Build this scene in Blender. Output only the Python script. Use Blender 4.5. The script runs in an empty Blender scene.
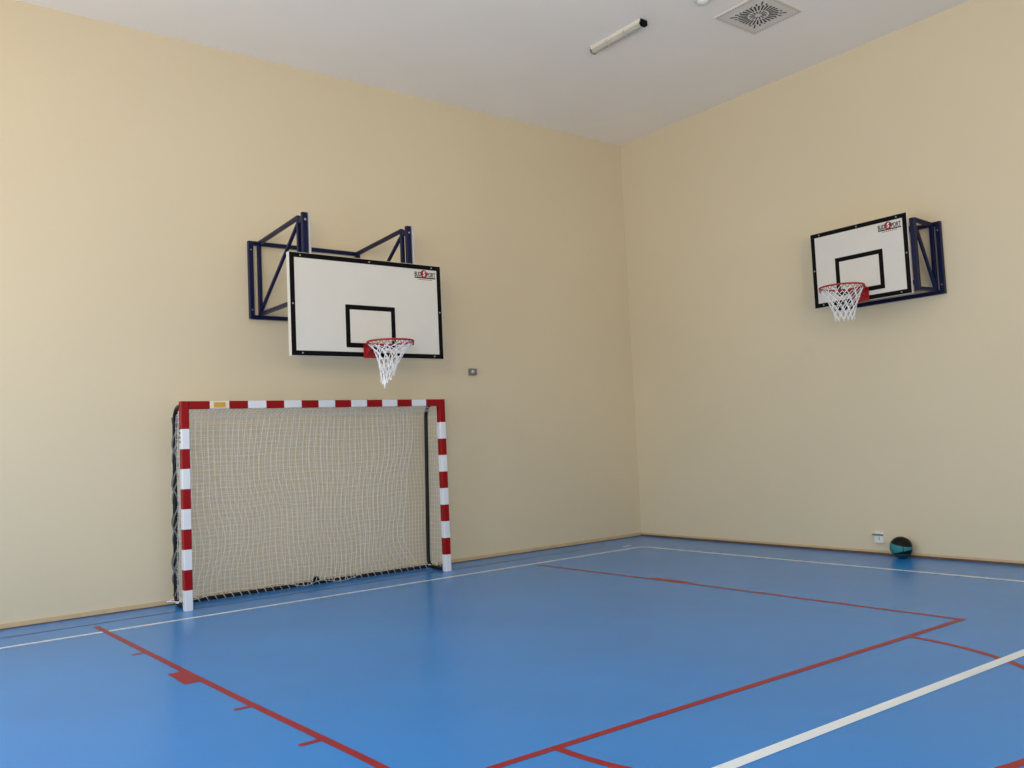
import bpy, math, random
from mathutils import Vector, Matrix
random.seed(7)
SC = bpy.context.scene
COL = SC.collection
PI = math.pi

# ------------------------------------------------------------------ materials
def mat(name, color, rough=0.5, metal=0.0, noise=0.0, nscale=4.0, bump=0.0, bscale=60.0, spec=0.5, color2=None, coat=0.0, detail=4.0):
    m = bpy.data.materials.new(name); m.use_nodes = True
    nt = m.node_tree; b = nt.nodes['Principled BSDF']
    c = (*color, 1)
    b.inputs['Base Color'].default_value = c
    b.inputs['Roughness'].default_value = rough
    b.inputs['Metallic'].default_value = metal
    b.inputs['Specular IOR Level'].default_value = spec
    b.inputs['Coat Weight'].default_value = coat
    tc = nt.nodes.new('ShaderNodeTexCoord')
    n = nt.nodes.new('ShaderNodeTexNoise'); n.inputs['Scale'].default_value = nscale; n.inputs['Detail'].default_value = detail
    nt.links.new(tc.outputs['Object'], n.inputs['Vector'])
    r = nt.nodes.new('ShaderNodeValToRGB')
    c2 = color2 if color2 else tuple(max(0, x * (1 - noise)) for x in color)
    r.color_ramp.elements[0].position = 0.35; r.color_ramp.elements[0].color = (*c2, 1)
    r.color_ramp.elements[1].position = 0.65; r.color_ramp.elements[1].color = c
    nt.links.new(n.outputs['Fac'], r.inputs['Fac'])
    nt.links.new(r.outputs['Color'], b.inputs['Base Color'])
    if bump:
        n2 = nt.nodes.new('ShaderNodeTexNoise'); n2.inputs['Scale'].default_value = bscale
        nt.links.new(tc.outputs['Object'], n2.inputs['Vector'])
        bp = nt.nodes.new('ShaderNodeBump'); bp.inputs['Strength'].default_value = bump; bp.inputs['Distance'].default_value = 0.01
        nt.links.new(n2.outputs['Fac'], bp.inputs['Height']); nt.links.new(bp.outputs['Normal'], b.inputs['Normal'])
    return m

M = {}
M['wall'] = mat('cream wall paint', (0.70, 0.60, 0.425), 0.55, noise=0.03, nscale=0.5, bump=0.06, bscale=25, spec=0.35, detail=2)
M['ceiling'] = mat('white ceiling paint', (0.96, 0.89, 0.80), 0.8, noise=0.03, nscale=0.8, spec=0.2)
M['floor'] = mat('blue sports vinyl', (0.020, 0.235, 0.69), 0.25, noise=0.07, nscale=0.9, spec=0.36, bump=0.05, bscale=3.0)
M['base'] = mat('tan skirting', (0.62, 0.46, 0.27), 0.5, noise=0.1, nscale=6)
M['basebrown'] = mat('brown joint strip', (0.16, 0.075, 0.035), 0.5, noise=0.35, nscale=5)
M['lwhite'] = mat('white line paint', (0.80, 0.88, 0.95), 0.35, noise=0.04)
M['lred'] = mat('red line paint', (0.31, 0.004, 0.014), 0.35, noise=0.12, nscale=8, spec=0.3)
M['ldark'] = mat('dark floor seam', (0.008, 0.04, 0.10), 0.5, spec=0.15)
M['pred'] = mat('red goal enamel', (0.30, 0.002, 0.005), 0.4, noise=0.05, spec=0.2)
M['pwhite'] = mat('white goal enamel', (0.78, 0.80, 0.86), 0.32, noise=0.03)
M['yellow'] = mat('yellow plate', (0.65, 0.36, 0.03), 0.4, noise=0.1, nscale=30)
M['cream'] = mat('pale sticker', (0.80, 0.70, 0.52), 0.5)
M['black'] = mat('black tube', (0.005, 0.005, 0.006), 0.45, spec=0.25)
M['blacktape'] = mat('black board tape', (0.003, 0.003, 0.003), 0.6, spec=0.1)
M['netg'] = mat('goal net cord', (0.90, 0.90, 0.88), 0.7, noise=0.1, nscale=20)
M['netgrey'] = mat('grey twisted cord', (0.20, 0.20, 0.195), 0.7)
M['netw'] = mat('white hoop net cord', (0.86, 0.86, 0.88), 0.6)
M['blue'] = mat('blue steel enamel', (0.0018, 0.005, 0.042), 0.35, noise=0.1, spec=0.25)
M['silver'] = mat('bare steel rail', (0.60, 0.60, 0.60), 0.35, 0.6)
M['boltgrey'] = mat('dull bolt steel', (0.30, 0.30, 0.30), 0.5, 0.3)
M['board'] = mat('white board laminate', (0.68, 0.66, 0.61), 0.4, noise=0.02)
M['boardedge'] = mat('white board edge', (0.9, 0.9, 0.88), 0.5)
M['rim'] = mat('red hoop enamel', (0.36, 0.006, 0.010), 0.35, noise=0.05)
M['logored'] = mat('red print', (0.30, 0.005, 0.02), 0.5)
M['logowhite'] = mat('white print', (0.85, 0.82, 0.8), 0.5)
M['plastic'] = mat('white plastic', (0.75, 0.74, 0.70), 0.4, noise=0.03)
M['perf'] = mat('perforated sheet', (0.38, 0.36, 0.33), 0.6)
M['lens'] = mat('translucent lamp cover', (0.50, 0.48, 0.41), 0.25, noise=0.05)
M['metalw'] = mat('white painted sheet', (0.74, 0.69, 0.61), 0.45, noise=0.03)
M['dark'] = mat('dark cavity', (0.03, 0.03, 0.035), 0.8)
M['greybox'] = mat('grey box plastic', (0.20, 0.19, 0.18), 0.5, noise=0.3, nscale=25)
M['shadowgrey'] = mat('smoked cover', (0.16, 0.16, 0.18), 0.3)

# ------------------------------------------------------------------ mesh builder
class MB:
    def __init__(s): s.v = []; s.f = []; s.m = []; s.sm = []
    def poly(s, vs, faces, mi=0, smooth=False):
        o = len(s.v); s.v += [tuple(p) for p in vs]
        for f in faces: s.f.append([o + i for i in f]); s.m.append(mi); s.sm.append(smooth)
    def box(s, a, b, mi=0, faces_mi=None):
        x0, y0, z0 = [min(a[i], b[i]) for i in range(3)]; x1, y1, z1 = [max(a[i], b[i]) for i in range(3)]
        vs = [(x0,y0,z0),(x1,y0,z0),(x1,y1,z0),(x0,y1,z0),(x0,y0,z1),(x1,y0,z1),(x1,y1,z1),(x0,y1,z1)]
        s.poly(vs, [(0,3,2,1),(4,5,6,7),(0,1,5,4),(1,2,6,5),(2,3,7,6),(3,0,4,7)], mi)
    def bar(s, p, q, w, h, mi=0, up=(0,0,1)):
        """rectangular tube from p to q: w across, h along up"""
        p = Vector(p); q = Vector(q); d = (q - p).normalized(); up = Vector(up)
        if abs(d.dot(up)) > 0.98: up = Vector((0,1,0)) if abs(d.y) < .9 else Vector((1,0,0))
        r = d.cross(up).normalized(); u = r.cross(d)
        c = 0.12 * min(w, h)
        prof = [(-w/2+c,-h/2),(w/2-c,-h/2),(w/2,-h/2+c),(w/2,h/2-c),(w/2-c,h/2),(-w/2+c,h/2),(-w/2,h/2-c),(-w/2,-h/2+c)]
        vs = [p + r*a + u*b for a, b in prof] + [q + r*a + u*b for a, b in prof]
        n = 8
        s.poly(vs, [tuple(range(n))[::-1], tuple(range(n, 2*n))] + [(i, (i+1) % n, n+(i+1) % n, n+i) for i in range(n)], mi)
    def tube(s, pts, r, n=8, mi=0, closed=False, smooth=True, cap=True):
        pts = [Vector(p) for p in pts]; N = len(pts); rings = []
        prev = None
        for i in range(N):
            if closed: d = pts[(i+1) % N] - pts[i-1]
            else: d = pts[min(i+1, N-1)] - pts[max(i-1, 0)]
            d = d.normalized()
            if prev is None:
                a = Vector((0,0,1)) if abs(d.z) < .9 else Vector((1,0,0))
                u = d.cross(a).normalized()
            else:
                u = (prev - d*prev.dot(d)).normalized()
            prev = u; w = d.cross(u); rr = r[i] if isinstance(r, (list, tuple)) else r
            rings.append([pts[i] + u*math.cos(2*PI*k/n)*rr + w*math.sin(2*PI*k/n)*rr for k in range(n)])
        vs = [p for ring in rings for p in ring]; fs = []
        for i in range(N if closed else N-1):
            j = (i+1) % N
            for k in range(n): fs.append((i*n+k, i*n+(k+1) % n, j*n+(k+1) % n, j*n+k))
        s.poly(vs, fs, mi, smooth)
        if cap and not closed:
            s.poly(rings[0], [tuple(range(n))[::-1]], mi); s.poly(rings[-1], [tuple(range(n))], mi)
    def lathe(s, c, axis, prof, n=24, mi=0, smooth=True):
        """prof: list of (radius, along) about axis through c"""
        c = Vector(c); ax = Vector(axis).normalized()
        a = Vector((0,0,1)) if abs(ax.z) < .9 else Vector((1,0,0)); u = ax.cross(a).normalized(); w = ax.cross(u)
        vs = [c + ax*h + (u*math.cos(2*PI*k/n) + w*math.sin(2*PI*k/n))*max(r, 1e-5) for r, h in prof for k in range(n)]
        fs = []
        for i in range(len(prof)-1):
            for k in range(n): fs.append((i*n+k, i*n+(k+1) % n, (i+1)*n+(k+1) % n, (i+1)*n+k))
        s.poly(vs, fs, mi, smooth)
    def build(s, name, mats, parent=None, loc=None, bevel=0):
        me = bpy.data.meshes.new(name); me.from_pydata(s.v, [], s.f); me.update()
        if not isinstance(mats, (list, tuple)): mats = [mats]
        for m in mats: me.materials.append(m)
        for p, mi, sm in zip(me.polygons, s.m, s.sm): p.material_index = mi; p.use_smooth = sm
        o = bpy.data.objects.new(name, me); COL.objects.link(o)
        if parent: o.parent = parent; 
        if loc: o.location = loc
        if bevel:
            b = o.modifiers.new('bevel', 'BEVEL'); b.width = bevel; b.segments = 2; b.limit_method = 'ANGLE'
        return o

def thing(name, label, cat, loc=(0,0,0), rot=None, group=None):
    o = bpy.data.objects.new(name, None); COL.objects.link(o); o.location = loc
    if rot: o.rotation_euler = rot
    o.empty_display_size = 0.1
    tag(o, label, cat, group); return o
def tag(o, label=None, cat=None, group=None, kind=None):
    if label: o['label'] = label
    if cat: o['category'] = cat
    if group: o['group'] = group
    if kind: o['kind'] = kind
    return o
def struct(name, mb, m, label=None, cat=None, parent=None, bevel=0):
    o = mb.build(name, m, parent, bevel=bevel)
    if parent is None: tag(o, label, cat, kind='structure')
    return o

# ------------------------------------------------------------------ camera (solved from the room, goal and boards)
CP = Vector((-9.7117, -9.428, 1.5286)); yaw, pitch, roll, fpx = 0.9094, 0.0658, -0.0456, 867.85
f = Vector((math.cos(pitch)*math.cos(yaw), math.cos(pitch)*math.sin(yaw), math.sin(pitch)))
r = f.cross(Vector((0,0,1))).normalized(); u = r.cross(f)
rr = math.cos(roll)*r + math.sin(roll)*u; uu = -math.sin(roll)*r + math.cos(roll)*u
cam = bpy.data.cameras.new('camera'); co = bpy.data.objects.new('camera', cam); COL.objects.link(co)
mw = Matrix(((rr.x, uu.x, -f.x, CP.x), (rr.y, uu.y, -f.y, CP.y), (rr.z, uu.z, -f.z, CP.z), (0,0,0,1)))
co.matrix_world = mw
cam.sensor_width = 36; cam.lens = fpx*36/1024; cam.clip_end = 100
SC.camera = co

# ------------------------------------------------------------------ room shell
H = 6.087; WX = -12.0; SY = -14.0; T = 0.25
b = MB(); b.box((WX-T, SY-T, -0.2), (T, T, 0)); floor = struct('floor', b, M['floor'], 'glossy blue vinyl sports floor with court lines', 'floor')
b = MB(); b.box((WX-T, SY-T, H), (T, T, H+0.2)); struct('ceiling', b, M['ceiling'], 'plain pale ceiling above the gym', 'ceiling')
b = MB(); b.box((WX-T, 0, 0), (T, T, H)); struct('wall_back', b, M['wall'], 'cream wall behind the handball goal', 'wall')
b = MB(); b.box((0, SY-T, 0), (T, 0, H)); struct('wall_right', b, M['wall'], 'cream wall carrying the smaller basketball hoop', 'wall')
b = MB(); b.box((WX, SY-T, 0), (0, SY, H)); struct('wall_front', b, M['wall'], 'cream wall behind the viewer', 'wall')
# window wall on the left, out of frame, with four tall openings
wins = [(-3.6, -1.2), (-6.8, -4.4), (-10.0, -7.6), (-13.2, -10.8)]
z0, z1 = 0.9, 3.9
b = MB(); b.box((WX-T, SY, 0), (WX, 0, z0)); b.box((WX-T, SY, z1), (WX, 0, H))
ys = [0] + [y for w in wins for y in (w[1], w[0])] + [SY]
for i in range(0, len(ys), 2): b.box((WX-T, ys[i+1], z0), (WX, ys[i], z1))
struct('wall_left', b, M['wall'], 'cream wall with tall windows left of the viewer', 'wall')
for i, (a, c) in enumerate(wins):
    b = MB(); x = WX-0.12; w = 0.035
    for yy in (a+w, (a+c)/2, c-w): b.bar((x, yy, z0), (x, yy, z1), 0.06, 0.07, up=(0,1,0))
    for zz in (z0+w, (z0+z1)/2, z1-w): b.bar((x, a, zz), (x, c, zz), 0.06, 0.07)
    struct('window_%d' % (i+1), b, M['metalw'], 'tall white framed window in the left wall', 'window')

# skirting
def skirt(name, p, q, n, label, brown_h):
    b = MB(); P = Vector(p); Q = Vector(q); N = Vector(n)
    def quadbox(d, zlo, zhi, mi):
        vs = [P, Q, Q+N*d, P+N*d]; vs = [v+Vector((0,0,zlo)) for v in vs] + [v+Vector((0,0,zhi)) for v in vs]
        b.poly(vs, [(0,1,2,3),(4,7,6,5),(0,4,5,1),(1,5,6,2),(2,6,7,3),(3,7,4,0)], mi)
    quadbox(0.010, 0.0, 0.05, 0); quadbox(0.014, 0.0, brown_h, 1)
    struct(name, b, [M['base'], M['basebrown']], label, 'skirting')
skirt('baseboard_back', (WX, 0, 0), (0, 0, 0), (0,-1,0), 'low tan skirting strip along the goal wall', 0.010)
skirt('baseboard_right', (0, 0, 0), (0, SY, 0), (-1,0,0), 'low tan and brown skirting strip along the right wall', 0.024)

# ------------------------------------------------------------------ court lines (painted pieces of the floor)
def line(name, pts, w, m, z, label=None, closed=False):
    b = MB(); P = [Vector((x, y, 0)) for x, y in pts]; N = len(P); L = []; R_ = []
    for i in range(N):
        d = (P[min(i+1, N-1)] - P[max(i-1, 0)]).normalized(); n = Vector((-d.y, d.x, 0))
        k = 1.0
        if 0 < i < N-1:
            d1 = (P[i+1]-P[i]).normalized(); k = 1/max(0.5, abs(d.dot(d1)))
        L.append(P[i]+n*w/2*k); R_.append(P[i]-n*w/2*k)
    vs = [v+Vector((0,0,z)) for v in L+R_]
    b.poly(vs, [(i, N+i, N+i+1, i+1) for i in range(N-1)])
    o = b.build(name, m, floor)
    if label: o['label'] = label
    return o
line('white_line', [(WX+.05, -0.94), (-1.10, -0.94), (-1.01, -0.965), (-0.96, -1.05), (-0.93, -5.6), (-0.90, SY+.5)], 0.055, M['lwhite'], 0.0012, 'white boundary line along both walls')
line('white_line', [(-11.6, -6.57), (-6.54, -6.765), (-3.54, -6.87), (-0.95, -6.96)], 0.075, M['lwhite'], 0.0020, 'broad white line across the foreground')
line('white_line', [(-1.12, -0.72), (-0.98, -0.72)], 0.045, M['lwhite'], 0.0012, 'short white tape mark near the corner')
line('dark_line', [(WX+.05, -0.44), (-8.1, -0.465), (-5.5, -0.47), (-1.2, -0.47)], 0.026, M['ldark'], 0.0008, 'thin dark seam beside the goal wall')
line('red_line', [(-7.83, -0.60), (-7.78, -2.18), (-7.745, -3.27), (-7.716, -4.07), (-7.655, -5.4), (-7.635, -6.0)], 0.05, M['lred'], 0.0016, 'left red line of the key')
line('red_line', [(-2.92, -1.05), (-2.88, -2.8), (-2.86, -3.43), (-2.86, -6.15)], 0.05, M['lred'], 0.0016, 'right red line of the key')
line('red_line', [(-2.835, -6.135), (-7.66, -6.0)], 0.05, M['lred'], 0.0018, 'red free throw line')
arc = [(-5.26 + 1.63*math.cos(a), -6.045 - 1.62*math.sin(a)) for a in [.05+(PI-.05)*k/64 for k in range(65)]]
line('red_line', arc, 0.05, M['lred'], 0.0014, 'red free throw semicircle')
def mark(x0, y0, x1, y1, label):
    b = MB(); b.poly([(x0,y0,.0015),(x1,y0,.0015),(x1,y1,.0015),(x0,y1,.0015)], [(0,1,2,3)])
    o = b.build('red_mark', M['lred'], floor); o['label'] = label
mark(-7.87, -3.34, -7.745, -2.955, 'red block beside the left key line')
mark(-2.88, -3.40, -2.775, -2.88, 'red block beside the right key line')
for y, xl, tl in ((-2.115, -7.78, .12), (-4.165, -7.71, .125), (-5.045, -7.67, .14)):
    mark(xl-tl, y-.022, xl, y+.022, 'short red tick beside the left key line')
for y in (-4.25, -5.12):
    mark(-2.88, y-.022, -2.80, y+.025, 'short red tick beside the right key line')

# ------------------------------------------------------------------ handball goal
GX0, GX1, GY = -7.0, -3.84, -0.532
goal = thing('handball_goal', 'red and white striped handball goal with net standing against the wall', 'goal', (GX0+1.58, GY, 0))
GL = Vector((GX0+1.58, GY, 0))
def glocal(b):
    b.v = [tuple(Vector(v)-GL) for v in b.v]; return b
def post(x0):
    b = MB(); z = 0; red = False; segs = []
    while z < 1.79: segs.append((z, z+0.2, red)); z += 0.2; red = not red
    segs.append((1.8, 2.08, True))
    c = 0.006; y0, y1 = GY, GY+0.08; x1 = x0+0.08
    ring = [(x0+c,y0),(x1-c,y0),(x1,y0+c),(x1,y1-c),(x1-c,y1),(x0+c,y1),(x0,y1-c),(x0,y0+c)]
    for a, e, rd in segs:
        vs = [(x, y, a) for x, y in ring] + [(x, y, e) for x, y in ring]
        b.poly(vs, [(i, (i+1) % 8, 8+(i+1) % 8, 8+i) for i in range(8)], 0 if rd else 1)
    b.poly([(x, y, 2.08) for x, y in ring], [tuple(range(8))], 0); b.poly([(x, y, 0.0) for x, y in ring], [tuple(range(8))[::-1]], 1)
    o = glocal(b).build('post', [M['pred'], M['pwhite']], goal)
    # hardware on the outer face
    return o
p1 = post(GX0); p2 = post(GX1-0.08)
b = MB()
for k in range(4): b.box((GX0-0.003, GY+0.045, 1.66+0.045*k), (GX0, GY+0.066, 1.685+0.045*k))
glocal(b).build('lettering', M['dark'], p1)['label'] = 'tiny dark lettering down the outer face'
b = MB(); c = 0.006
xs = [(GX0+.08, GX0+.288, True)] + [(GX0+.288+.2*k, GX0+.488+.2*k, bool(k % 2)) for k in range(13)] + [(GX1-.272, GX1-.08, True)]
ring = [(GY, 2.0+c), (GY, 2.08-c), (GY+c, 2.08), (GY+.08-c, 2.08), (GY+.08, 2.08-c), (GY+.08, 2.0+c), (GY+.08-c, 2.0), (GY+c, 2.0)]
for a, e, rd in xs:
    vs = [(a, y, z) for y, z in ring] + [(e, y, z) for y, z in ring]
    b.poly(vs, [(i, 8+i, 8+(i+1) % 8, (i+1) % 8) for i in range(8)], 0 if rd else 1)
crossbar = glocal(b).build('crossbar', [M['pred'], M['pwhite']], goal)
b = MB(); b.box((-6.708, GY-.0015, 2.008), (-6.525, GY, 2.072)); glocal(b).build('sticker', M['cream'], crossbar)
b = MB(); b.box((-6.672, GY-.004, 2.014), (-6.552, GY-.0016, 2.066)); s_ = glocal(b).build('plate', M['yellow'], crossbar, bevel=.001); s_['label'] = 'small yellow plate'

RY = -0.10   # rear frame depth
def rear_side(x):
    pts = [(x, GY+.08, 2.045)]
    for k in range(7):
        a = PI/2*k/6; pts.append((x, RY-.235+.16*math.sin(a), 1.88+.155*math.cos(a)))
    pts += [(x, RY-.04*q, q) for q in (1.5, 1.0, 0.5, 0.17)]
    for k in range(1, 7):
        a = PI/2*k/6; pts.append((x, RY-.105+.10*math.cos(a), 0.13-.105*math.sin(a)))
    pts += [(x, GY+.08, 0.025)]
    return pts
LXr, RXr = GX0+.04, GX1-.06
for x in (LXr, RXr):
    b = MB(); b.tube(rear_side(x), 0.023, 10); glocal(b).build('rear_tube', M['black'], goal)
b = MB(); b.tube([(LXr, RY, 0.028), (RXr, RY, 0.028)], 0.019, 8)
b.poly([(-5.45, RY-.02, .05), (-5.37, RY-.02, .05), (-5.39, RY-.02, .10), (-5.44, RY-.02, .10), (-5.45, RY+.0, .05), (-5.37, RY+.0, .05), (-5.39, RY+.0, .10), (-5.44, RY+.0, .10)],
       [(0,1,2,3),(7,6,5,4),(0,4,5,1),(1,5,6,2),(2,6,7,3),(3,7,4,0)])
bot = glocal(b).build('ground_bar', M['black'], goal); bot['label'] = 'black tube on the floor along the back'
# lacing round the tubes
b = MB()
n = 0; pts = []
for k in range(0, 1241):
    t = k/1240; x = LXr + (RXr-LXr)*t; a = t*34*2*PI
    pts.append((x, RY+.025*math.cos(a), .030+.027*math.sin(a)))
b.tube(pts, .0032, 4, cap=False)
glocal(b).build('lacing', M['netw'], bot)['label'] = 'white cord wound round the ground bar'
b = MB()
for ph in (0, 2.1, 4.2):
    pts = []
    for k in range(261):
        t = k/260; z = 0.10+1.83*t; a = ph + t*9*PI*(-1 if ph == 2.1 else 1)
        R1 = .027+.006*math.sin(t*31+ph)
        pts.append((LXr-.004+R1*math.cos(a), RY-.002-.04*z+R1*.8*math.sin(a), z))
    b.tube(pts, .008, 5, cap=False)
glocal(b).build('net_rope', M['netgrey'], goal)['label'] = 'grey net cords twisted round the left rear tube'
b = MB()
for (cx, cy, cz, R1, tl) in ((LXr-.03, RY-.06, .06, .06, .3), (LXr+.03, RY-.12, .045, .05, 1.2), (RXr+.03, RY-.05, .05, .045, .8)):
    pts = [(cx+R1*math.cos(a)*1.3, cy+R1*math.sin(a)*math.cos(tl), cz+.02*math.sin(a)*math.sin(tl)+.01*math.sin(2*a)) for a in [2*PI*k/20 for k in range(20)]]
    b = MB(); b.tube(pts, .006, 5, closed=True)
    glocal(b).build('cord_loop', M['netw'], goal)

# nets: wavy cord grids
def cordgrid(b, fn, nu, nv, r, su=1, sv=1):
    for i in range(nu+1): b.tube([fn(i/nu, j/(nv*sv)) for j in range(nv*sv+1)], r*1.12, 3, cap=False)
    for j in range(nv+1): b.tube([fn(i/(nu*su), j/nv) for i in range(nu*su+1)], r*.8, 3, cap=False)
S = math.sin
def backnet(u_, v):
    x = LXr + (RXr-LXr)*u_
    # v: 0 top at crossbar -> roof -> down to ground bar
    L = v*2.32
    if L < 0.34: y = GY+.08 + (RY-GY-.08)*L/.34; z = 2.03 - .10*S(PI*L/.34*.5)
    else: y = RY + .030 - .030*(1.93-(L-.34)*(1.93-.03)/1.98)/1.93 + .012*S(7*u_+3*v); z = 1.93 - (L-.34)*(1.93-.03)/1.98
    amp = S(PI*min(1, max(0, v)))
    return (x + amp*(.022*S(9*v+5*u_*3) + .02*S(17*u_)), y + amp*.018*S(11*u_+4*v), z + .018*amp*S(13*u_+2))
b = MB(); cordgrid(b, backnet, 64, 48, 0.0024)
glocal(b).build('net', M['netg'], goal)['label'] = 'pale cord net over the back'
def curtain(u_, v):
    x = LXr + .06 + (RXr-LXr-.30)*u_
    z = 1.99 - 1.93*v
    sl = .10*S(3.1*v)*(u_-.25) + .05*S(6*v)*S(5*u_) + .03*S(14*v+9*u_)*v
    return (x - sl*1.3, -0.24 + .04*S(19*u_+3*v)*(.3+.7*v) + .06*v, z + .03*S(8*u_)*v - .02*S(31*u_)*v)
b = MB(); cordgrid(b, curtain, 40, 28, 0.0029)
glocal(b).build('catch_net', M['netg'], goal)['label'] = 'loose pale net curtain hanging inside'
def side(x, sgn):
    def fn(u_, v):
        z = 1.99-1.95*v
        return (x + (0.006 if sgn < 0 else .03) + .008*S(9*v+4*u_) , GY+.08 + (RY-.04*z-GY-.08)*u_, z)
    return fn
for x in (LXr, RXr):
    b = MB(); cordgrid(b, side(x, -1 if x < -5 else 1), 6, 34, .0021); glocal(b).build('side_net', M['netg'], goal)

# ------------------------------------------------------------------ basketball hoops
def text_mesh(txt, size, name, m, parent, loc, shear=0.0, bold=0.0, sx=1.0):
    cu = bpy.data.curves.new(name, 'FONT'); cu.body = txt; cu.size = size; cu.align_x = 'CENTER'; cu.align_y = 'CENTER'
    cu.shear = shear; cu.offset = bold; cu.extrude = 0.0004
    t = bpy.data.objects.new(name, cu); COL.objects.link(t)
    dg = bpy.context.evaluated_depsgraph_get(); dg.update()
    me = bpy.data.meshes.new_from_object(t.evaluated_get(dg)); bpy.data.objects.remove(t)
    me.materials.clear(); me.materials.append(m)
    o = bpy.data.objects.new(name, me); COL.objects.link(o); o.parent = parent
    o.location = loc; o.rotation_euler = (PI/2, 0, 0); o.scale = (sx, 1, 1)
    return o

def bolt(p, r_, parent):
    b = MB(); b.lathe(p, (0,-1,0), [(0,.007),(r_,.007),(r_*1.2,0)], 8); b.build('bolt', M['boltgrey'], parent)
def hoop(name, label, loc, rotz, W, HB, depth, zb, zw0, zw1, arms, wallx, rect0, twist, tail):
    """local frame: wall at y=0, court towards -y, x along wall; board centre at x=0; all z world"""
    root = thing(name, label, 'basketball hoop', loc, (0, 0, rotz), None)
    F = -depth
    # wall frame
    b = MB(); tw = 0.055
    xa, xb = wallx
    b.bar((xa, -.03, zw0), (xa, -.03, zw1), tw, .05, up=(0,1,0)); b.bar((xb, -.03, zw0), (xb, -.03, zw1), tw, .05, up=(0,1,0))
    b.bar((xa, -.03, zw1-.02), (xb, -.03, zw1-.02), .045, .045); b.bar((xa, -.03, zw0+.02), (xb, -.03, zw0+.02), .045, .045)
    wf = b.build('wall_frame', M['blue'], root)
    b = MB()
    for x in (xa, xb):
        for z in (zw0+.10, zw1-.10): bolt((x, -.055, z), .007, wf)
    # swing arms: a braced rectangle each
    for x in arms:
        b = MB(); y0 = -.08; y1 = F+.185 if depth > .8 else F+.085
        zt0, zt1 = zw1-.03, zw1+(.03 if depth > .8 else 0.02); zb_ = zw0+.04
        t = .042
        xr = x + (.050 if (depth < .8 and x > 0) else 0)
        b.bar((xr, y0, zb_), (xr, y0, zt0+.01), t, t, up=(0,1,0))
        b.bar((x, y1, zb_), (x, y1, zt1), t, t, up=(0,1,0))
        b.bar((xr, y0, zt0), (x, y1, zt1-.01), t, t); b.bar((xr, y0, zb_+.01), (x, y1, zb_+.01), t, t)
        b.bar((xr, y0-.02, zb_+.04), (x, y1+.03, zt1-.08), .032, .032)
        b.build('support_arm', M['blue'], root)
    # height adjusting frame carrying the board
    b = MB(); yb = F+.055
    for x in arms:
        if depth > .8:
            b.bar((x+.012, yb+.02, zb+.06), (x+.012, yb+.02, zw1+.045), .058, .05, up=(0,1,0))
            b.bar((x, yb+.105, zw1-.02), (x, yb+.01, zw1-.02), .03, .06)
            b.bar((x, yb+.105, zw0+.06), (x, yb+.01, zw0+.06), .03, .06)
        else:
            b.bar((x, yb-.005, zb+.02), (x, yb-.005, zw1+.02), .05, .04, up=(0,1,0))
    for z in (zb+.12, zb+HB*.8): b.bar((arms[0], yb-.012, z), (arms[-1], yb-.012, z), .03, .05)
    fr = b.build('board_frame', M['blue'], root)
    if depth > .8:
        for x in arms:
            b = MB(); b.bar((x+.052, yb-.004, zb+.08), (x+.050, yb-.004, zw1+.05), .020, .045, up=(0,1,0))
            b.build('slide_rail', M['silver'], fr)['label'] = 'bare steel slide rail'
        b = MB()
        for x in arms: bolt((x+.012, yb-.006, zw1-.03), .011, fr)
    # board
    th = .062 if depth > .8 else .028
    b = MB(); b.box((-W/2, F, zb), (W/2, F+th, zb+HB), 0)
    board = b.build('backboard', [M['board']], root, bevel=.002)
    b = MB(); e = .05; y = F-.0012; i_ = .004
    def frame(x0, x1, za, zc, w):
        for A, B_ in (((x0, za), (x1, za+w)), ((x0, zc-w), (x1, zc)), ((x0, za+w), (x0+w, zc-w)), ((x1-w, za+w), (x1, zc-w))):
            b.box((A[0], y, A[1]), (B_[0], F+.0004, B_[1]))
    frame(-W/2+i_, W/2-i_, zb+i_, zb+HB-i_, e); frame(-.295, .295, zb+rect0, zb+rect0+.45, e)
    b.build('board_marking', M['blacktape'], board)['label'] = 'black border and target rectangle'
    b = MB()
    for x in (-W/2+.12, 0, W/2-.12):
        for z in (zb+.03, zb+HB-.03):
            if abs(x) < .01 and z < zb+.1: continue
            bolt((x, F-.001, z), .008, board)
    for x in (-W/2+.03, W/2-.03): bolt((x, F-.001, zb+HB*.5), .008, board)
    # printed emblem in the upper right corner
    lw = .27
    lx = W/2-.070-lw/2; lz = zb+HB-.108
    def word(txt, x0, x1, h):
        o = text_mesh(txt, 1.0, 'lettering', M['blacktape'], board, (0, 0, 0), 0, .02)
        vx = [v.co.x for v in o.data.vertices]; vy = [v.co.y for v in o.data.vertices]
        ax, bx_, ay, by_ = min(vx), max(vx), min(vy), max(vy)
        for v in o.data.vertices:
            yy = (v.co.y-ay)/(by_-ay)*h; v.co.x = x0+(v.co.x-ax)/(bx_-ax)*(x1-x0); v.co.y = yy; v.co.z = v.co.z/0.0004*0.0004
        o.location = (0, F-.0016, lz-.026)
    word('BUD', lx-lw/2, lx-.052, .052); word('PORT', lx+.022, lx+lw/2, .052)
    b = MB(); b.box((lx-lw/2, F-.0012, lz-.044), (lx+lw/2, F, lz-.031))
    b.build('emblem_bar', M['blacktape'], board)
    b = MB(); b.lathe((lx-.016, F-.0008, lz+.006), (0,-1,0), [(0,.0012),(.043,.0012),(.043,0)], 28, smooth=False)
    for q in range(8):
        b.box((lx-.085+.022*q, F-.0012, lz-.062), (lx-.085+.022*q+.015, F, lz-.053))
    b.build('emblem', M['logored'], board)['label'] = 'round red emblem over a red strip'
    text_mesh('S', .075, 'emblem_letter', M['logowhite'], board, (lx-.016, F-.0026, lz+.004), .15, .002, .8)
    # rim
    zr = zb+rect0 + (.022 if depth > .8 else .035); rc = Vector((0, F-.165-.225, zr)); R1 = .236
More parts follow.
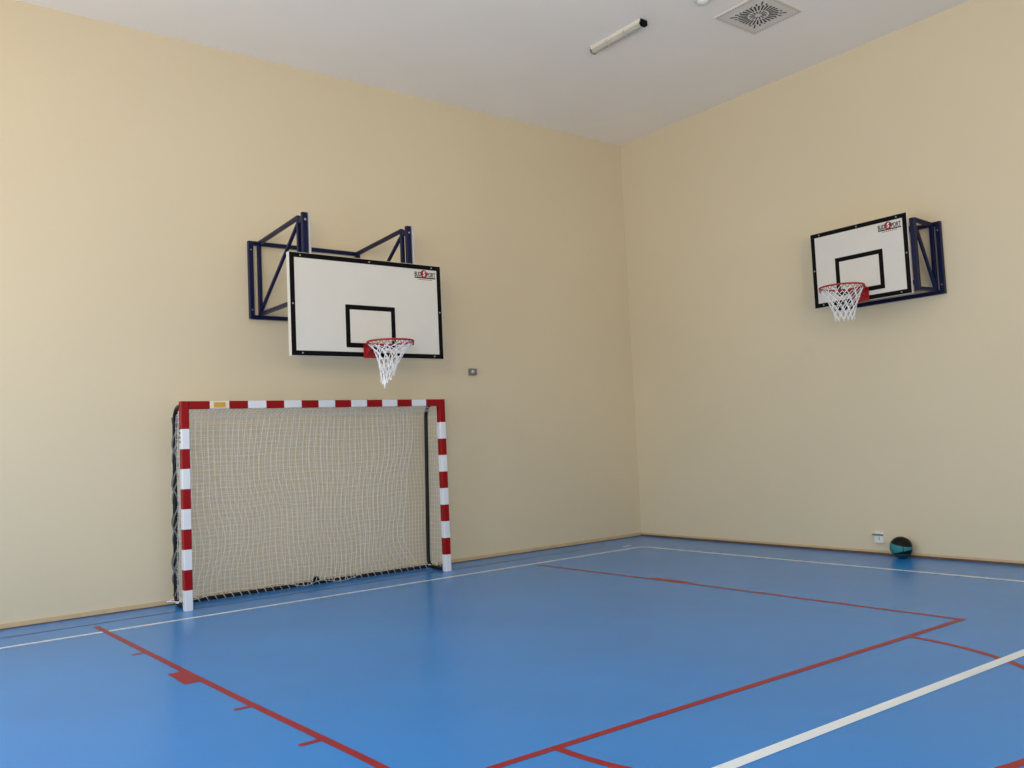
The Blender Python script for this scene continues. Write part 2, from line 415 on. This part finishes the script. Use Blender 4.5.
    b = MB(); b.tube([rc + Vector((R1*math.cos(a), R1*math.sin(a), 0)) for a in [2*PI*k/40 for k in range(40)]], .010, 8, closed=True)
    for k_ in range(24):                      # net hooks under the ring
        a = 2*PI*k_/24; w = 2*PI/24*.42
        b.tube([rc + Vector((R1*math.cos(a+w*q), R1*math.sin(a+w*q), -.008-.030*math.cos(q*PI/2))) for q in (-1,-.5,0,.5,1)], .0035, 4)
    # mounting plate, box and gussets
    pl = .130 if depth > .8 else .145
    b.box((-.10, F-.012, zr-pl), (.10, F, zr+.012))
    b.poly([(-.075,F-.01,zr+.006),(.075,F-.01,zr+.006),(.06,F-.165,zr+.004),(-.06,F-.165,zr+.004),(-.075,F-.01,zr-.012),(.075,F-.01,zr-.012),(.06,F-.165,zr-.010),(-.06,F-.165,zr-.010)],
           [(0,1,2,3),(7,6,5,4),(0,4,5,1),(1,5,6,2),(2,6,7,3),(3,7,4,0)])
    for s in (-1, 1):
        x = s*.072
        b.poly([(x-.004,F-.01,zr),(x-.004,F-.01,zr-.12),(x*.9-.004,F-.155,zr-.01),(x+.004,F-.01,zr),(x+.004,F-.01,zr-.12),(x*.9+.004,F-.155,zr-.01)],
               [(0,1,2),(5,4,3),(0,3,4,1),(1,4,5,2),(2,5,3,0)])
    for s in (-1, 1): b.bar((s*.09, F-.01, zr-.004), (s*.17, F-.21, zr-.004), .014, .014)
    rim = b.build('rim', M['rim'], root); rim['label'] = 'red ring with mounting plate'
    # net: crossing cords
    b = MB(); NC = 12; NR = 6
    def P(a, t):
        Rr = .230*(1-t)**1.5 + twist[0]*(1-(1-t)**1.5) + .012*S(3*a)*t
        dz = -.01-twist[1]*t
        off = Vector((twist[2]*t*t, twist[3]*t*t, 0))
        sq = 1 - tail*.5*t
        z = zr + dz - tail*.12*max(0, t-.35)*(1+math.cos(a-PI*1.12))
        return Vector((Rr*math.cos(a), Rr*S(a)*sq, 0)) + rc*1.0 - Vector((0,0,zr)) + off + Vector((0,0,z))
    for k_ in range(NC):
        for sgn in (-1, 1):
            pts = []
            for j in range(NR*4+1):
                t = j/(NR*4); a = 2*PI*k_/NC + sgn*t*NR*PI/NC*1.0 + .15*tail*S(5*t+k_)
                pts.append(P(a, t))
            b.tube(pts, .0046, 5)
    for j in range(1, NR+1):
        for k_ in range(NC):
            a = 2*PI*(k_+.5*(j % 2))/NC; p = P(a, j/NR)
            b.lathe(p-Vector((0,0,.009)), (0,0,1), [(0,0),(.009,.005),(.009,.013),(0,.018)], 6)
    if tail:
        p0 = P(PI*1.12, 1.0)
        for d in (0, .5, 1):
            b.tube([p0+Vector((.03*d, 0, .06)), p0+Vector((.015*d, 0, .0)), p0+Vector((.008*d, 0, -.02)), p0+Vector((.0, 0, -.035-.01*d))], .006, 5)
    b.build('net', M['netw'], rim)['label'] = 'white cord net'
    return root

hoop('basketball_hoop', 'large white backboard on long blue arms above the handball goal', (-5.267, 0, 0), 0,
     1.8, 1.05, 1.341, 2.4753, 3.03, 3.915, [-.700, .530], (-.783, .565), .10, (.080, .27, -.03, .0), 1.0)
hoop('basketball_hoop', 'smaller white backboard on short blue bracket on the right wall', (0, -4.117, 0), -PI/2,
     1.2, 0.9, 0.4503, 2.9457, 2.945, 3.755, [-.50, .630], (-.56, .735), .1036, (.100, .36, .0, .0), 0.0)

# ------------------------------------------------------------------ basketball on the floor
BR = 0.122
me = bpy.data.meshes.new('basketball')
b = MB(); n1, n2 = 64, 40
b.lathe((0,0,0), (0,0,1), [(BR*S(PI*i/n2), -BR*math.cos(PI*i/n2)) for i in range(n2+1)], n1)
bm_ = bpy.data.materials.new('black and teal ball rubber'); bm_.use_nodes = True
nt = bm_.node_tree; bs = nt.nodes['Principled BSDF']; bs.inputs['Roughness'].default_value = .5; bs.inputs['Specular IOR Level'].default_value = .2
tc = nt.nodes.new('ShaderNodeTexCoord'); mp = nt.nodes.new('ShaderNodeSeparateXYZ'); nt.links.new(tc.outputs['Object'], mp.inputs[0])
def mth(op, a, b_=None):
    n = nt.nodes.new('ShaderNodeMath'); n.operation = op
    for i, q in enumerate((a, b_)):
        if q is None: continue
        if isinstance(q, (int, float)): n.inputs[i].default_value = q
        else: nt.links.new(q, n.inputs[i])
    return n.outputs[0]
X_, Y_, Z_ = mp.outputs
# teal lens between two tilted planes, as seen from the court
up_ = mth('LESS_THAN', mth('ADD', Z_, mth('MULTIPLY', Y_, -0.22)), 0.040)
lo_ = mth('GREATER_THAN', mth('ADD', Z_, mth('MULTIPLY', Y_, 0.25)), -0.050)
teal = mth('MULTIPLY', up_, lo_)
seam = mth('LESS_THAN', mth('ABSOLUTE', mth('SUBTRACT', mth('ABSOLUTE', Y_), .075)), .003)
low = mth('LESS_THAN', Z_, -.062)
mx = nt.nodes.new('ShaderNodeMix'); mx.data_type = 'RGBA'; mx.inputs[6].default_value = (.004,.005,.006,1); mx.inputs[7].default_value = (.04,.22,.25,1)
nt.links.new(mth('MULTIPLY', teal, mth('SUBTRACT', 1.0, seam)), mx.inputs[0])
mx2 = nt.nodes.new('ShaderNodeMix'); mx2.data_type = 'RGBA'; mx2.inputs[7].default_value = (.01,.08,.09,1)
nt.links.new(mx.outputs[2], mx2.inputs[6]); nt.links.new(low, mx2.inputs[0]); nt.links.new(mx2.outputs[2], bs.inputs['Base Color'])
vo = nt.nodes.new('ShaderNodeTexVoronoi'); vo.inputs['Scale'].default_value = 220; nt.links.new(tc.outputs['Object'], vo.inputs['Vector'])
bp = nt.nodes.new('ShaderNodeBump'); bp.inputs['Strength'].default_value = .3; bp.inputs['Distance'].default_value = .001
nt.links.new(vo.outputs['Distance'], bp.inputs['Height']); nt.links.new(bp.outputs['Normal'], bs.inputs['Normal'])
ball = b.build('basketball', bm_, None, (-0.145, -4.205, BR))
tag(ball, 'black and teal basketball lying against the right wall', 'ball')

# ------------------------------------------------------------------ small fittings
s = thing('wall_socket', 'small white wall socket with dark lid edge left of the ball', 'socket', (0, -3.876, 0.205))
b = MB(); b.box((-.012, -.065, -.07), (0, .065, .07)); b.box((-.032, -.058, -.066), (-.011, .058, .020)); b.build('housing', M['plastic'], s, bevel=.003)
b = MB(); b.box((-.046, -.052, .024), (-.011, .075, .036)); b.build('lid', M['shadowgrey'], s, bevel=.002)['label'] = 'dark hinged lid edge'
b = MB(); b.box((-.0335, -.012, -.03), (-.0315, -.004, .004)); b.build('slot', M['shadowgrey'], s)

s = thing('junction_box', 'tiny grey box on the wall right of the large backboard', 'wall box', (-3.045, 0, 2.472))
b = MB(); b.box((-.055, -.045, -.045), (.055, .003, .045)); bx = b.build('casing', M['greybox'], s, bevel=.008)
b = MB(); b.lathe((-.01, -.045, 0), (0,-1,0), [(0,.012),(.02,.012),(.026,0)], 14); b.build('button', M['silver'], s)

s = thing('ceiling_light', 'slim batten lamp with black end cap on the ceiling', 'ceiling light', (-2.735, -2.71, H))
L2 = .40
def prism(b, prof, y0, y1, mi=0):
    n = len(prof); vs = [(x, y0, z) for x, z in prof] + [(x, y1, z) for x, z in prof]
    b.poly(vs, [tuple(range(n)), tuple(range(n, 2*n))[::-1]] + [(i, n+i, n+(i+1) % n, (i+1) % n) for i in range(n)], mi)
b = MB(); prism(b, [(-.052,0),(-.052,-.032),(-.046,-.038),(.046,-.038),(.052,-.032),(.052,0)], -L2, L2); b.build('housing', M['metalw'], s)
b = MB(); prism(b, [(-.042,-.038),(-.040,-.056),(-.024,-.074),(.024,-.074),(.040,-.056),(.042,-.038)], -L2+.02, L2-.01); b.build('diffuser', M['lens'], s)
b = MB(); prism(b, [(-.051,-.002),(-.053,-.056),(-.028,-.077),(.028,-.077),(.053,-.056),(.051,-.002)], -L2-.012, -L2+.012); b.build('end_cap', M['blacktape'], s)['label'] = 'black end cap'
b = MB(); prism(b, [(-.051,-.002),(-.053,-.056),(-.028,-.077),(.028,-.077),(.053,-.056),(.051,-.002)], L2-.012, L2+.006); b.build('end_cap', M['greybox'], s)
for yy in (-.14, .14):
    b = MB(); prism(b, [(-.055,-.02),(-.055,-.055),(-.029,-.078),(.029,-.078),(.055,-.055),(.055,-.02)], yy-.008, yy+.008); b.build('clip', M['silver'], s)

s = thing('ceiling_vent', 'square swirl air diffuser with radial slots in the ceiling', 'air vent', (-1.745, -3.895, H))
hx, hy, ix, iy = .36, .325, .235, .225
b = MB(); zt = -.012
for A, B_ in (((-hx,-hy),(hx,-iy)), ((-hx,iy),(hx,hy)), ((-hx,-iy),(-ix,iy)), ((ix,-iy),(hx,iy))): b.box((A[0],A[1],zt), (B_[0],B_[1],0))
fr = b.build('frame', M['metalw'], s)
b = MB()
for k in range(18):
    t = -1+2*(k+.5)/18
    for sg in (-1, 1):
        b.box((t*hx*.92-.006, sg*(hy-.03)-.010, zt-.001), (t*hx*.92+.006, sg*(hy-.03)+.010, zt+.001)); b.box((sg*(hx-.03)-.010, t*hy*.92-.006, zt-.001), (sg*(hx-.03)+.010, t*hy*.92+.006, zt+.001))
tag(b.build('perforation', M['perf'], fr), kind='stuff')
b = MB(); b.box((-ix,-iy,-.014), (ix,iy,-.004)); pl_ = b.build('vane_plate', M['metalw'], s)
b = MB()
for ring_n, r0, r1, w in ((14, .040, .095, .0065), (28, .115, .215, .0095), (28, .15, .40, .0085)):
    for k in range(ring_n):
        a = 2*PI*(k+(.5 if r0 > .14 else 0))/ring_n; d = Vector((math.cos(a), S(a), 0)); e = Vector((math.cos(a+.22), S(a+.22), 0))
        rm = min(r1, (ix-.012)/max(1e-6, abs(d.x)), (iy-.012)/max(1e-6, abs(d.y)))
        if r0 > .14: r0_ = .222; 
        else: r0_ = r0
        if rm <= r0_+.01: continue
        p = d*r0_; q = d*rm; n_ = Vector((-d.y, d.x, 0))
        vs = [p-n_*w*.7, p+n_*w*.7, q+n_*w*1.1, q-n_*w*1.1]
        vs = [v+Vector((0,0,-.0165)) for v in vs] + [v+Vector((0,0,-.0138)) for v in vs]
        b.poly(vs, [(3,2,1,0),(4,5,6,7),(0,1,5,4),(1,2,6,5),(2,3,7,6),(3,0,4,7)])
tag(b.build('slot', M['dark'], pl_), kind='stuff')['label'] = 'dark radial air slots'

s = thing('smoke_detector', 'round white smoke detector on the ceiling left of the vent', 'smoke detector', (-2.54, -3.78, H))
b = MB(); b.lathe((0,0,0), (0,0,-1), [(.085,0),(.085,.02),(.07,.03),(.05,.034)], 28); b.build('base', M['plastic'], s)
b = MB(); b.lathe((0,0,-.034), (0,0,-1), [(.055,0),(.055,.012),(.03,.026),(0,.028)], 24); b.build('cover', M['plastic'], s)

# ------------------------------------------------------------------ light
def area(name, loc, target, sx, sy, e, col, spread=PI):
    l = bpy.data.lights.new(name, 'AREA'); l.shape = 'RECTANGLE'; l.size = sx; l.size_y = sy; l.energy = e; l.color = col; l.spread = spread
    o = bpy.data.objects.new(name, l); COL.objects.link(o); o.location = loc
    o.rotation_euler = (Vector(target)-Vector(loc)).to_track_quat('-Z', 'Y').to_euler()
for (a, c), e in zip(wins, (105, 105, 112, 115)):
    area('window_daylight', (WX-.02, (a+c)/2, (z0+z1)/2), (0, (a+c)/2, (z0+z1)/2), 2.3, 2.9, e, (0.78, 0.90, 1.0))
area('front_cool_fill', (-7.0, SY+.05, 1.9), (-7.0, 0, 1.7), 9.0, 2.6, 150, (0.82, 0.91, 1.0))  # added cool fill from the viewer's side; this wall has no window
def lamp(loc, e, rad):  # unseen warm fill points, added to warm the upper walls and ceiling
    l = bpy.data.lights.new('warm_fill', 'POINT'); l.energy = e; l.color = (1.0, 0.77, 0.44); l.shadow_soft_size = rad
    o = bpy.data.objects.new('warm_fill', l); COL.objects.link(o); o.location = loc
lamp((-10.9, -1.5, 4.8), 42, .35); lamp((-9.8, -5.4, 5.25), 45, .4); lamp((-4.5, -9.8, 5.2), 45, .4)
def fill_spot(loc, target, e):  # unseen warm spots, added to tint the upper halves of the walls
    l = bpy.data.lights.new('upper_warm_fill', 'SPOT'); l.energy = e; l.color = (1.0, 0.76, 0.43); l.shadow_soft_size = .5
    l.spot_size = math.radians(115); l.spot_blend = 1.0
    o = bpy.data.objects.new('upper_warm_fill', l); COL.objects.link(o); o.location = loc
    o.rotation_euler = (Vector(target)-Vector(loc)).to_track_quat('-Z', 'Y').to_euler()
fill_spot((-10.0, -8.5, 2.6), (-6.5, 0, 8.5), 620); fill_spot((-7.5, -10.5, 2.6), (0, -4.5, 8.5), 620)
w = bpy.data.worlds.new('world'); SC.world = w; w.use_nodes = True
bg = w.node_tree.nodes['Background']
sky = w.node_tree.nodes.new('ShaderNodeTexSky'); sky.sky_type = 'NISHITA'; sky.sun_disc = False; sky.sun_elevation = math.radians(40)
w.node_tree.links.new(sky.outputs[0], bg.inputs[0]); bg.inputs[1].default_value = 0.12

SC.view_settings.view_transform = 'Standard'
SC.view_settings.look = 'None'
SC.view_settings.exposure = -0.07
